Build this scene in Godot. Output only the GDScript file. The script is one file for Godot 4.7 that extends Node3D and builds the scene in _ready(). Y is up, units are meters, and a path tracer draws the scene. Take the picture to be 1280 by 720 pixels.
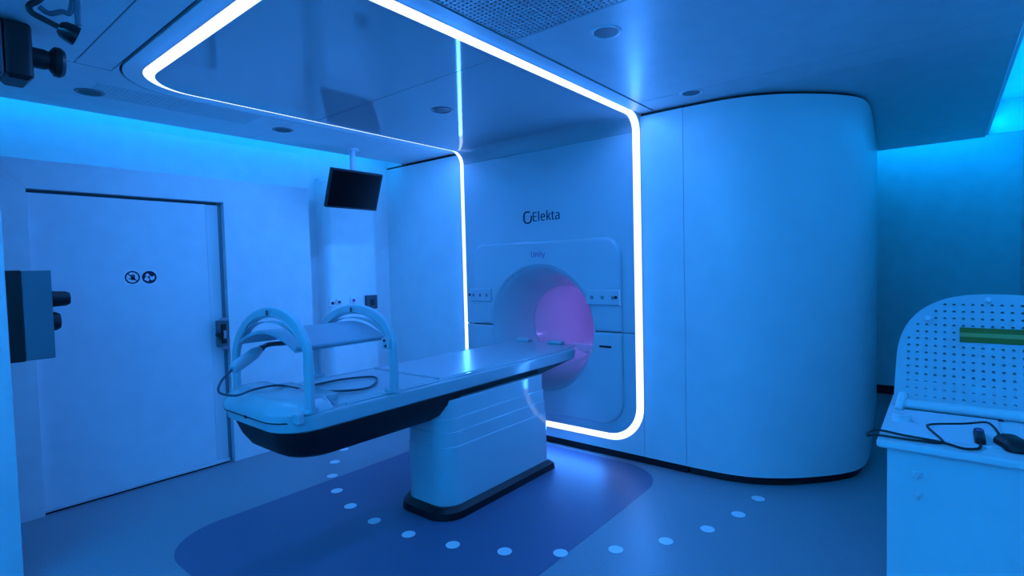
extends Node3D
# Radiotherapy treatment room lit by blue cove lights and a white light loop round the machine bore.
# World: bore axis at x = 0, front of the machine at z = 0, floor at y = 0, metres.

const CEIL := 2.72
const WHITE_LED := Color(0.028, 0.25, 1.0)     # linear colour of the loop
const BLUE_LED := Color(0.0, 0.31, 1.0)       # linear colour of the coves
const PURPLE_LED := Color(0.25, 0.16, 1.0)
var M := {}
var used := {}

# ------------------------------------------------------------------ helpers
func numbered(n: String) -> String:
	if not used.has(n):
		used[n] = 0
		return n
	used[n] += 1
	return "%s_%03d" % [n, used[n]]

func thing(called: String, label: String, category: String, at := Vector3.ZERO, group := "") -> Node3D:
	var o := Node3D.new()
	o.name = numbered(called)
	add_child(o)
	o.position = at
	o.set_meta("label", label)
	o.set_meta("category", category)
	if group != "":
		o.set_meta("group", group)
	return o

func structure(called: String, label: String, category: String) -> Node3D:
	var o := thing(called, label, category)
	o.set_meta("kind", "structure")
	return o

func lin(c: Color) -> Color:
	return c.linear_to_srgb()

func mat(c: Color, rough: float, metal := 0.0, spec := 0.5, coat := 0.0, coat_r := 0.05) -> StandardMaterial3D:
	var m := StandardMaterial3D.new()
	m.albedo_color = c
	m.roughness = rough
	m.metallic = metal
	m.metallic_specular = spec
	if coat > 0.0:
		m.clearcoat_enabled = true
		m.clearcoat = coat
		m.clearcoat_roughness = coat_r
	return m

func glow(c: Color, energy: float) -> StandardMaterial3D:
	var m := mat(Color(0.8, 0.8, 0.8), 0.4)
	m.emission_enabled = true
	m.emission = lin(c)
	m.emission_energy_multiplier = energy
	return m

func noise_tex(freq: float, lo: Color, hi: Color, sd: int, oct := 3, size := 512) -> NoiseTexture2D:
	var n := FastNoiseLite.new()
	n.seed = sd
	n.noise_type = FastNoiseLite.TYPE_SIMPLEX_SMOOTH
	n.frequency = freq
	n.fractal_octaves = oct
	var t := NoiseTexture2D.new()
	t.width = size
	t.height = size
	t.seamless = true
	t.noise = n
	var g := Gradient.new()
	g.set_color(0, lo)
	g.set_color(1, hi)
	t.color_ramp = g
	return t

func textured(m: StandardMaterial3D, tex: Texture2D, scale: float) -> StandardMaterial3D:
	m.albedo_texture = tex
	m.uv1_triplanar = true
	m.uv1_world_triplanar = true
	m.uv1_scale = Vector3.ONE * scale
	return m

# triangles are collected counter-clockwise seen from outside, three points each
func tri(t: PackedVector3Array, a: Vector3, b: Vector3, c: Vector3) -> void:
	t.append(a); t.append(b); t.append(c)

func quad(t: PackedVector3Array, a: Vector3, b: Vector3, c: Vector3, d: Vector3) -> void:
	tri(t, a, b, c)
	tri(t, a, c, d)

func commit(called: String, t: PackedVector3Array, m: Material, parent: Node, angle := 35.0, label := "", closed := true) -> MeshInstance3D:
	var n := t.size() / 3
	var face := PackedVector3Array()
	face.resize(n)
	var vol := 0.0
	for i in n:
		var a := t[i * 3]
		var b := t[i * 3 + 1]
		var c := t[i * 3 + 2]
		face[i] = (b - a).cross(c - a)
		vol += a.dot(b.cross(c))
	if closed and vol < 0.0:
		for i in n:
			var b2 := t[i * 3 + 1]
			t[i * 3 + 1] = t[i * 3 + 2]
			t[i * 3 + 2] = b2
			face[i] = -face[i]
	var normals := PackedVector3Array()
	normals.resize(t.size())
	var unit := PackedVector3Array()
	unit.resize(n)
	for i in n:
		unit[i] = face[i].normalized()
	if angle <= 0.0:
		for i in t.size():
			normals[i] = unit[i / 3]
	else:
		var lim := cos(deg_to_rad(angle))
		var at := {}
		for i in t.size():
			var k := Vector3i((t[i] * 20000.0).round())
			if at.has(k):
				at[k].append(i / 3)
			else:
				at[k] = [i / 3]
		for i in t.size():
			var me := unit[i / 3]
			var s := Vector3.ZERO
			for j in at[Vector3i((t[i] * 20000.0).round())]:
				if unit[j].dot(me) > lim:
					s += face[j]
			normals[i] = s.normalized() if s.length_squared() > 0.0 else me
	var st := SurfaceTool.new()
	st.begin(Mesh.PRIMITIVE_TRIANGLES)
	for i in n:
		if face[i].length_squared() < 1e-16:
			continue
		for j in [0, 2, 1]:
			st.set_normal(normals[i * 3 + j])
			st.add_vertex(t[i * 3 + j])
	var o := MeshInstance3D.new()
	o.mesh = st.commit()
	o.material_override = m
	o.cast_shadow = GeometryInstance3D.SHADOW_CASTING_SETTING_ON
	o.name = called
	parent.add_child(o, true)
	if label != "":
		o.set_meta("label", label)
	return o

func rrect(w: float, h: float, r: float, n := 6) -> PackedVector2Array:
	return rrect4(w, h, [r, r, r, r], n)

# corner radii: top right, top left, bottom left, bottom right
func rrect4(w: float, h: float, rr: Array, n := 6) -> PackedVector2Array:
	var p := PackedVector2Array()
	var sx := [1, -1, -1, 1]
	var sy := [1, 1, -1, -1]
	for k in 4:
		var r: float = rr[k]
		var c := Vector2(sx[k] * (w / 2 - r), sy[k] * (h / 2 - r))
		for i in n + 1:
			var a := PI / 2 * k + PI / 2 * i / n
			p.append(c + Vector2(cos(a), sin(a)) * r)
	return p

func inset(p: PackedVector2Array, d: float) -> PackedVector2Array:
	var area := 0.0
	for i in p.size():
		area += p[i].cross(p[(i + 1) % p.size()])
	var s := 1.0 if area > 0 else -1.0
	var q := PackedVector2Array()
	for i in p.size():
		var b := p[i]
		var a := p[(i - 1 + p.size()) % p.size()]
		var c := p[(i + 1) % p.size()]
		var e := b - a
		var f := c - b
		if e.length() < 1e-7: e = f
		if f.length() < 1e-7: f = e
		e = e.normalized()
		f = f.normalized()
		var n1 := Vector2(-e.y, e.x) * s
		var n2 := Vector2(-f.y, f.x) * s
		var nn := (n1 + n2).normalized()
		q.append(b + nn * d / maxf(nn.dot(n1), 0.4))
	return q

func ring(p: PackedVector2Array, xf: Transform3D, z: float) -> PackedVector3Array:
	var r := PackedVector3Array()
	for v in p:
		r.append(xf * Vector3(v.x, v.y, z))
	return r

func cap(t: PackedVector3Array, p: PackedVector2Array, r: PackedVector3Array, up: bool) -> void:
	var idx := Geometry2D.triangulate_polygon(p)
	for i in range(0, idx.size(), 3):
		var a := idx[i]
		var b := idx[i + 1]
		var c := idx[i + 2]
		var ccw := (p[b] - p[a]).cross(p[c] - p[a]) > 0
		if ccw == up:
			tri(t, r[a], r[b], r[c])
		else:
			tri(t, r[a], r[c], r[b])

func band(t: PackedVector3Array, a: PackedVector3Array, b: PackedVector3Array, closed := true) -> void:
	var n := a.size()
	for i in (n if closed else n - 1):
		var j := (i + 1) % n
		quad(t, a[i], a[j], b[j], b[i])

# stack of outlines (counter-clockwise) along the local z of xf: [[polygon, z], ...]
func stack(t: PackedVector3Array, rings: Array, xf := Transform3D.IDENTITY, ends := true) -> void:
	var rs := []
	for r in rings:
		rs.append(ring(r[0], xf, r[1]))
	for i in rs.size() - 1:
		band(t, rs[i], rs[i + 1])
	if ends:
		cap(t, rings[0][0], rs[0], false)
		cap(t, rings[-1][0], rs[-1], true)

func plate(t: PackedVector3Array, p: PackedVector2Array, xf: Transform3D, z0: float, z1: float, bevel := 0.0, both := false) -> void:
	var rs := []
	if bevel > 0.0 and both:
		rs.append([inset(p, bevel), z0])
		rs.append([p, z0 + bevel])
	else:
		rs.append([p, z0])
	if bevel > 0.0:
		for k in 4:
			var a := PI / 6 * k
			rs.append([inset(p, bevel * (1 - cos(a))), z1 - bevel + bevel * sin(a)])
	else:
		rs.append([p, z1])
	stack(t, rs, xf)

func rect(x0: float, y0: float, x1: float, y1: float) -> PackedVector2Array:
	return PackedVector2Array([Vector2(x0, y0), Vector2(x1, y0), Vector2(x1, y1), Vector2(x0, y1)])

func moved(p: PackedVector2Array, d: Vector2) -> PackedVector2Array:
	var q := PackedVector2Array()
	for v in p:
		q.append(v + d)
	return q

# axis-aligned box with rounded edges
func box(t: PackedVector3Array, lo: Vector3, hi: Vector3, b := 0.0) -> void:
	var c := (lo + hi) / 2
	var s := hi - lo
	b = minf(b, minf(s.x, minf(s.y, s.z)) * 0.49)
	var xf := Transform3D(UP, Vector3(c.x, lo.y, c.z))
	if b <= 0.0:
		stack(t, [[rect(-s.x / 2, -s.z / 2, s.x / 2, s.z / 2), 0.0], [rect(-s.x / 2, -s.z / 2, s.x / 2, s.z / 2), s.y]], xf)
		return
	plate(t, rrect(s.x, s.z, b, 2), xf, 0.0, s.y, b * 0.9, true)

func bx(called: String, lo: Vector3, hi: Vector3, m: Material, parent: Node, b := 0.0, label := "") -> MeshInstance3D:
	var t := PackedVector3Array()
	box(t, lo, hi, b)
	return commit(called, t, m, parent, 35.0, label)

# plan outlines use (x, -z) as their plane: local z goes up
const UP := Basis(Vector3(1, 0, 0), Vector3(0, 0, -1), Vector3(0, 1, 0))
# outlines seen on a plane facing +x: local x = -z, local y = y, local z = +x
const FACE_X := Basis(Vector3(0, 0, -1), Vector3(0, 1, 0), Vector3(1, 0, 0))

func lathe(t: PackedVector3Array, prof: Array, xf: Transform3D, n := 32) -> void:
	# prof: [r, z] pairs, about the local z axis
	var rs := []
	for p in prof:
		var r := PackedVector3Array()
		for i in n:
			var a := TAU * i / n
			r.append(xf * Vector3(cos(a) * p[0], sin(a) * p[0], p[1]))
		rs.append(r)
	for i in rs.size() - 1:
		band(t, rs[i], rs[i + 1])

func along(a: Vector3, b: Vector3) -> Transform3D:
	var z := (b - a).normalized()
	var x := (Vector3.UP if absf(z.y) < 0.9 else Vector3.RIGHT).cross(z).normalized()
	return Transform3D(Basis(x, z.cross(x), z), a)

func rod(t: PackedVector3Array, a: Vector3, b: Vector3, r: float, n := 16, r2 := -1.0, bev := 0.0) -> void:
	var l := a.distance_to(b)
	if r2 < 0: r2 = r
	if bev > 0.0:
		lathe(t, [[0.0, 0.0], [r - bev, 0.0], [r, bev], [r2, l - bev], [r2 - bev, l], [0.0, l]], along(a, b), n)
	else:
		lathe(t, [[0.0, 0.0], [r, 0.0], [r2, l], [0.0, l]], along(a, b), n)

func smooth(pts: Array, step := 8) -> PackedVector3Array:
	var out := PackedVector3Array()
	for i in pts.size() - 1:
		var p0: Vector3 = pts[maxi(i - 1, 0)]
		var p1: Vector3 = pts[i]
		var p2: Vector3 = pts[i + 1]
		var p3: Vector3 = pts[mini(i + 2, pts.size() - 1)]
		for k in step:
			out.append(p1.cubic_interpolate(p2, p0, p3, float(k) / step))
	out.append(pts[-1])
	return out

# sweep a cross-section (x across, y along 'side') along a path
func sweep(t: PackedVector3Array, path: PackedVector3Array, sec: PackedVector2Array, ref: Vector3) -> void:
	var rs := []
	for i in path.size():
		var d := (path[mini(i + 1, path.size() - 1)] - path[maxi(i - 1, 0)]).normalized()
		var x := ref.cross(d)
		if x.length() < 0.01: x = Vector3.RIGHT.cross(d)
		x = x.normalized()
		var y := d.cross(x)
		rs.append(ring(sec, Transform3D(Basis(x, y, d), path[i]), 0.0))
	for i in rs.size() - 1:
		band(t, rs[i], rs[i + 1])
	cap(t, sec, rs[0], false)
	cap(t, sec, rs[-1], true)

func circle(r: float, n := 10) -> PackedVector2Array:
	var p := PackedVector2Array()
	for i in n:
		p.append(Vector2(cos(TAU * i / n), sin(TAU * i / n)) * r)
	return p

func tube(t: PackedVector3Array, pts: Array, r: float, n := 10, step := 8) -> void:
	sweep(t, smooth(pts, step), circle(r, n), Vector3.UP)

func area(called: String, at: Vector3, facing: Vector3, w: float, h: float, c: Color, e: float, parent: Node, wide := Vector3.ZERO) -> void:
	# w runs along 'wide' (default: horizontal)
	var l := AreaLight3D.new()
	l.name = called
	parent.add_child(l, true)
	var z := -facing.normalized()
	var x := wide
	if x == Vector3.ZERO:
		x = Vector3.UP.cross(z) if absf(z.y) < 0.9 else Vector3.RIGHT
	x = (x - z * x.dot(z)).normalized()
	l.transform = Transform3D(Basis(x, z.cross(x), z), at)
	l.area_size = Vector2(w, h)
	l.area_normalize_energy = true
	l.light_color = lin(c)
	l.light_energy = e
	l.area_range = 12.0
	l.area_attenuation = 2.0
	l.shadow_enabled = true

func text(called: String, s: String, h: float, at: Vector3, basis: Basis, m: Material, parent: Node) -> MeshInstance3D:
	var f := SystemFont.new()
	f.font_names = PackedStringArray(["Droid Sans"])
	var tm := TextMesh.new()
	tm.text = s
	tm.font = f
	tm.font_size = 64
	tm.pixel_size = h / 64.0
	tm.depth = 0.002
	tm.curve_step = 1.0
	tm.material = m
	var o := MeshInstance3D.new()
	o.mesh = tm
	o.name = called
	o.transform = Transform3D(basis, at)
	parent.add_child(o, true)
	return o

# ------------------------------------------------------------------ scene
func _ready() -> void:
	var cam := Camera3D.new()
	cam.name = "camera"
	cam.fov = 56.74
	cam.near = 0.05
	cam.position = Vector3(2.78, 1.58, 3.84)
	cam.rotation_degrees = Vector3(-2.3227, 39.0778, -1.4233)
	add_child(cam)
	cam.current = true

	var env := Environment.new()
	env.background_mode = Environment.BG_COLOR
	env.background_color = Color.BLACK
	env.tonemap_mode = Environment.TONE_MAPPER_LINEAR
	env.tonemap_exposure = 1.08
	env.sdfgi_enabled = true
	env.ssao_enabled = true
	env.ssil_enabled = true
	var we := WorldEnvironment.new()
	we.name = "world_environment"
	we.environment = env
	add_child(we)

	materials()
	cove_lights()
	front_cove()
	light_loop()
	shell()
	ceiling()
	left_wall()
	machine()
	machine_cover()
	couch()
	coil()
	hand_pendant()
	monitor()
	service_column()
	downlights()
	near_left()
	cabinet()

func materials() -> void:
	M.wall = textured(mat(Color(0.93, 0.93, 0.93), 0.38), noise_tex(0.02, Color(0.965, 0.965, 0.965), Color(1, 1, 1), 3), 0.5)
	M.cover = textured(mat(Color(0.93, 0.94, 0.94), 0.32), noise_tex(0.015, Color(0.97, 0.97, 0.97), Color(1, 1, 1), 4), 0.4)
	M.door = textured(mat(Color(0.92, 0.92, 0.93), 0.42), noise_tex(0.02, Color(0.97, 0.97, 0.97), Color(1, 1, 1), 5), 0.5)
	M.door_edge = mat(Color(0.85, 0.87, 0.88), 0.42)
	M.reveal_shade = mat(Color(0.52, 0.54, 0.57), 0.5)  # grey of the shaded door reveal, shared by the control buttons
	M.box_face = mat(Color(0.42, 0.44, 0.48), 0.5)
	M.board = mat(Color(0.80, 0.82, 0.84), 0.35)
	M.gloss = mat(Color(0.70, 0.71, 0.73), 0.06, 0.0, 0.6)
	M.front = mat(Color(0.80, 0.81, 0.83), 0.14, 0.0, 0.5)
	M.ceiling = textured(mat(Color(0.82, 0.83, 0.84), 0.36, 0.0, 0.45), noise_tex(0.02, Color(0.96, 0.96, 0.96), Color(1, 1, 1), 6), 0.5)
	M.frame = mat(Color(0.85, 0.86, 0.87), 0.3)
	M.perf = mat(Color(0.74, 0.75, 0.76), 0.35)
	M.black = mat(Color(0.03, 0.03, 0.035), 0.45)
	M.black_gloss = mat(Color(0.02, 0.02, 0.025), 0.12)
	M.screen = mat(Color(0.015, 0.015, 0.02), 0.3, 0.0, 0.2)
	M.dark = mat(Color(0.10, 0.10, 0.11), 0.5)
	M.floor = textured(mat(Color(0.60, 0.62, 0.65), 0.42), noise_tex(0.12, Color(0.9, 0.9, 0.9), Color(1, 1, 1), 7, 4), 1.2)
	M.inlay = textured(mat(Color(0.41, 0.42, 0.54), 0.42), noise_tex(0.12, Color(0.88, 0.88, 0.88), Color(1, 1, 1), 8, 4), 1.2)
	M.dot = mat(Color(0.93, 0.93, 0.93), 0.4)
	M.couch = mat(Color(0.74, 0.76, 0.78), 0.16, 0.0, 0.5)
	M.couch_top = mat(Color(0.74, 0.76, 0.78), 0.28, 0.0, 0.5)
	M.shiny = mat(Color(0.80, 0.81, 0.83), 0.07, 0.0, 0.5)
	M.coil = mat(Color(0.74, 0.78, 0.80), 0.35)
	M.coil_grey = mat(Color(0.66, 0.70, 0.74), 0.45)
	M.grey = mat(Color(0.45, 0.46, 0.48), 0.4)
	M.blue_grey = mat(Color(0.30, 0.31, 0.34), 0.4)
	M.metal = mat(Color(0.75, 0.76, 0.78), 0.25, 1.0)
	M.cable = mat(Color(0.32, 0.34, 0.38), 0.5)
	M.black_cable = mat(Color(0.05, 0.05, 0.06), 0.45)
	M.navy = mat(Color(0.05, 0.05, 0.20), 0.5)
	M.mauve = mat(Color(0.60, 0.32, 0.58), 0.5)
	M.paper = mat(Color(0.95, 0.93, 0.94), 0.6)
	M.yellow = mat(Color(0.50, 0.44, 0.06), 0.45)
	M.yellow_pale = mat(Color(0.72, 0.68, 0.36), 0.45)
	M.liner = mat(Color(0.90, 0.88, 0.90), 0.12)
	M.led = glow(Color(0.80, 0.93, 1.0), 1.3)
	M.cove = glow(BLUE_LED, 4.0)
	M.bore_glow = glow(PURPLE_LED, 2.0)

# -- the hidden strips in the slots between ceiling and walls
func cove_lights() -> void:
	var e := 3.6
	var a := thing("cove_light", "hidden blue light strip in the ceiling slot above the white door", "light strip", Vector3(-1.84, 2.86, 0), "blue cove lights")
	bx("led_tape", Vector3(-0.012, -0.02, 0.1), Vector3(0, 0.02, 4.9), M.cove, a)
	area("light", Vector3(-0.016, 0, 2.5), Vector3(-1, -0.25, 0), 4.8, 0.04, BLUE_LED, e * 0.19, a, Vector3(0, 0, 1))
	var b := thing("cove_light", "hidden blue light strip in the ceiling slot above the long right-hand wall", "light strip", Vector3(3.10, 2.86, 0), "blue cove lights")
	bx("led_tape", Vector3(0, -0.02, -3.1), Vector3(0.012, 0.02, 4.9), M.cove, b)
	area("light", Vector3(0.016, 0, 0.9), Vector3(1, -0.25, 0), 8.0, 0.04, BLUE_LED, e * 0.95, b, Vector3(0, 0, 1))
	var c := thing("cove_light", "hidden blue light strip in the ceiling slot behind the curved machine cover", "light strip", Vector3(0, 2.86, -3.17), "blue cove lights")
	bx("led_tape", Vector3(1.9, -0.02, -0.012), Vector3(3.36, 0.02, 0), M.cove, c)
	area("light", Vector3(2.63, 0, -0.016), Vector3(0, -0.25, -1), 1.4, 0.04, BLUE_LED, e * 0.12, c, Vector3(1, 0, 0))

func front_cove() -> void:
	var d := thing("cove_light", "hidden blue light strip in the ceiling slot above the wall facing the machine", "light strip", Vector3(0, 2.86, 4.92), "blue cove lights")
	bx("led_tape", Vector3(-0.2, -0.02, 0), Vector3(3.05, 0.02, 0.012), M.cove, d)
	area("light", Vector3(1.43, 0, 0.016), Vector3(0, -0.25, 1), 3.2, 0.04, BLUE_LED, 14.0, d, Vector3(1, 0, 0))

func loop_path(half: float, far: float, r: float, n := 12) -> PackedVector2Array:
	# open U: starts at (half, 0), runs out to 'far', across and back to (-half, 0)
	var p := PackedVector2Array([Vector2(half, 0)])
	for i in n + 1:
		var a := PI / 2 * i / n
		p.append(Vector2(half - r + cos(a) * r, far - r + sin(a) * r))
	for i in n + 1:
		var a := PI / 2 + PI / 2 * i / n
		p.append(Vector2(-half + r + cos(a) * r, far - r + sin(a) * r))
	p.append(Vector2(-half, 0))
	return p

const LED_W := 0.056
const LED_H := 0.0145
const FILLET := 0.115      # the canopy bends into the machine front with this radius

func light_loop() -> void:
	var o := thing("light_loop", "white glowing light strip looping over the ceiling and round the machine front", "light strip", Vector3(0, 0.13, 0))
	var e := 1.1
	# ceiling run: inner edge lower than the outer edge
	var inner := loop_path(0.905, 2.725, 0.28)
	var outer := loop_path(0.905 + LED_W, 2.725 + LED_W, 0.28 + LED_W)
	var t := PackedVector3Array()
	var ra := PackedVector3Array()
	var rb := PackedVector3Array()
	var rc := PackedVector3Array()
	for i in inner.size():
		var z0 := maxf(inner[i].y, LED_H + FILLET)
		ra.append(Vector3(inner[i].x, CEIL - LED_H - 0.13, z0))
		rb.append(Vector3(outer[i].x, CEIL - 0.001 - 0.13, maxf(outer[i].y, LED_H + FILLET)))
		rc.append(Vector3(inner[i].x, CEIL + 0.004 - 0.13, z0))
	band(t, ra, rb, false)
	band(t, rb, rc, false)
	band(t, rc, ra, false)
	commit("ceiling_strip", t, M.led, o, 35.0, "", false)
	# wall run
	var wi := loop_path(0.905, 2.50, 0.25)
	var wo := loop_path(0.905 + LED_W, 2.50 + LED_W, 0.25 + LED_W)
	t = PackedVector3Array()
	ra = PackedVector3Array()
	rb = PackedVector3Array()
	rc = PackedVector3Array()
	for i in wi.size():
		var y0 := 2.70 - wi[i].y - 0.13
		var y1 := 2.70 - wo[i].y - 0.13
		if i == 0 or i == wi.size() - 1:
			y0 = CEIL - LED_H - FILLET - 0.13
			y1 = y0
		ra.append(Vector3(wi[i].x, y0, LED_H))
		rb.append(Vector3(wo[i].x, y1, 0.001))
		rc.append(Vector3(wi[i].x, y0, -0.004))
	band(t, ra, rb, false)
	band(t, rb, rc, false)
	band(t, rc, ra, false)
	commit("wall_strip", t, M.led, o, 35.0, "", false)
	# the bend between ceiling run and wall run, with a cheek that closes the corner behind it
	for s in [1.0, -1.0]:
		t = PackedVector3Array()
		ra = PackedVector3Array()
		rb = PackedVector3Array()
		rc = PackedVector3Array()
		for i in 13:
			var a := PI / 2 * i / 12
			var d := Vector3(0, sin(a), -cos(a))
			var ctr := Vector3(0, CEIL - LED_H - FILLET - 0.13, LED_H + FILLET)
			ra.append(ctr + d * FILLET + Vector3(s * 0.905, 0, 0))
			rb.append(ctr + d * (FILLET + LED_H - 0.001) + Vector3(s * (0.905 + LED_W), 0, 0))
			rc.append(ctr + d * (FILLET + LED_H + 0.004) + Vector3(s * 0.905, 0, 0))
		band(t, ra, rb, false)
		band(t, rb, rc, false)
		band(t, rc, ra, false)
		commit("bend_strip", t, M.led, o, 35.0, "", false)
		t = PackedVector3Array()
		var cheek := PackedVector2Array([Vector2(0, CEIL - 0.001)])
		for i in 13:
			var a2 := PI / 2 * i / 12
			var rr := FILLET + LED_H - 0.0015
			cheek.append(Vector2(LED_H + FILLET - cos(a2) * rr, CEIL - LED_H - FILLET + sin(a2) * rr))
		plate(t, cheek, Transform3D(Basis(Vector3(0, 0, 1), Vector3(0, 1, 0), Vector3(1, 0, 0)), Vector3(s * (0.905 + LED_W) - 0.003, -0.13, 0)), 0.0, 0.006)
		commit("corner_cheek", t, M.frame, o)
	# lights just in front of each straight run
	var mid := 0.905 + LED_W / 2
	var yc := CEIL - LED_H / 2 - 0.13
	for s in [1.0, -1.0]:
		var n := Vector3(s * LED_H, -LED_W, 0).normalized()
		area("light", Vector3(s * mid, yc, 1.33) + n * 0.004, n, 2.28, LED_W, WHITE_LED, e * 1.5, o, Vector3(0, 0, 1))
		var m := Vector3(s * LED_H, 0, LED_W).normalized()
		area("light", Vector3(s * mid, 1.495 - 0.13, LED_H / 2) + m * 0.004, m, 2.07, LED_W, WHITE_LED, e * 1.2, o, Vector3(0, 1, 0))
	var f := Vector3(0, -LED_W, LED_H).normalized()
	area("light", Vector3(0, yc, 2.725 + LED_W / 2) + f * 0.004, f, 1.2, LED_W, WHITE_LED, e * 0.65, o, Vector3(1, 0, 0))
	var g := Vector3(0, -LED_H, LED_W).normalized()
	area("light", Vector3(0, 0.20 - LED_W / 2 - 0.13, LED_H / 2) + g * 0.004, g, 1.2, LED_W, WHITE_LED, e * 0.65, o, Vector3(1, 0, 0))

func shell() -> void:
	var fl := structure("floor", "grey vinyl floor with a darker inlaid zone and white dots", "floor")
	bx("floor_slab", Vector3(-2.4, -0.15, -3.9), Vector3(3.7, 0, 5.4), M.floor, fl)
	# darker zone under the couch
	var inl := rrect4(2.0, 2.75, [0.36, 0.3, 0.36, 0.36], 12)
	var t := PackedVector3Array()
	plate(t, inl, Transform3D(UP, Vector3(0.18, 0, 1.425)), -0.002, 0.0012)
	commit("floor_inlay", t, M.inlay, fl, 35.0, "darker grey-blue rounded vinyl zone under the couch")
	var disc := PackedVector3Array()
	plate(disc, circle(0.041, 28), Transform3D(UP, Vector3.ZERO), 0.0, 0.0024)
	for i in 17:
		var a := deg_to_rad(2.0 + 9.95 * i)
		var d := commit("floor_dot", disc, M.dot, fl)
		d.position = Vector3(0.05 + cos(a) * 1.78, 0, 0.072 + sin(a) * 1.78)
	var wb := structure("wall_back", "smooth blue-lit wall at the end of the passage beside the machine", "wall")
	bx("wall_panel", Vector3(-2.4, 0, -3.80), Vector3(3.7, 3.1, -3.62), M.wall, wb)
	var bb := structure("baseboard_back", "black skirting at the foot of the passage end wall", "baseboard")
	bx("skirting", Vector3(1.5, 0, -3.62), Vector3(3.38, 0.10, -3.605), M.black, bb, 0.004)
	var wr := structure("wall_right", "smooth blue-lit wall along the passage beside the machine", "wall")
	bx("wall_panel", Vector3(3.38, 0, -3.7), Vector3(3.55, 3.1, 5.3), M.wall, wr)
	var wn := structure("wall_front", "plain white wall facing the machine from across the room", "wall")
	bx("wall_panel", Vector3(-2.3, 0, 5.2), Vector3(3.6, 3.1, 5.35), M.wall, wn)
	# near-left wall return
	var wj := structure("wall_near", "edge of a pale wall return in front of the door", "wall")
	bx("wall_panel", Vector3(-1.04, 0, 3.36), Vector3(-0.90, CEIL, 4.9), M.wall, wj, 0.004)

func perforated(t: PackedVector3Array, x0: float, x1: float, z0: float, z1: float, y: float, pitch: float, r: float) -> void:
	var nx := int(round((x1 - x0) / pitch))
	var nz := int(round((z1 - z0) / pitch))
	var px := (x1 - x0) / nx
	var pz := (z1 - z0) / nz
	for i in nx:
		for k in nz:
			var c := Vector3(x0 + (i + 0.5) * px, y, z0 + (k + 0.5) * pz)
			for s in 8:
				var a0 := TAU * s / 8
				var a1 := TAU * (s + 1) / 8
				var d0 := Vector3(cos(a0), 0, sin(a0))
				var d1 := Vector3(cos(a1), 0, sin(a1))
				var e0 := d0 / maxf(absf(d0.x), absf(d0.z)) * Vector3(px / 2, 0, pz / 2)
				var e1 := d1 / maxf(absf(d1.x), absf(d1.z)) * Vector3(px / 2, 0, pz / 2)
				quad(t, c + d0 * r, c + d1 * r, c + e1, c + e0)
				quad(t, c + d0 * r, c + d0 * r + Vector3(0, 0.006, 0), c + d1 * r + Vector3(0, 0.006, 0), c + d1 * r)

func panel(x0: float, x1: float, z0: float, z1: float, parent: Node, g := 0.0025) -> void:
	bx("ceiling_panel", Vector3(x0 + g, CEIL, z0 + g), Vector3(x1 - g, CEIL + 0.02, z1 - g), M.ceiling, parent, 0.003 if g > 0.0 else 0.0)

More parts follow.
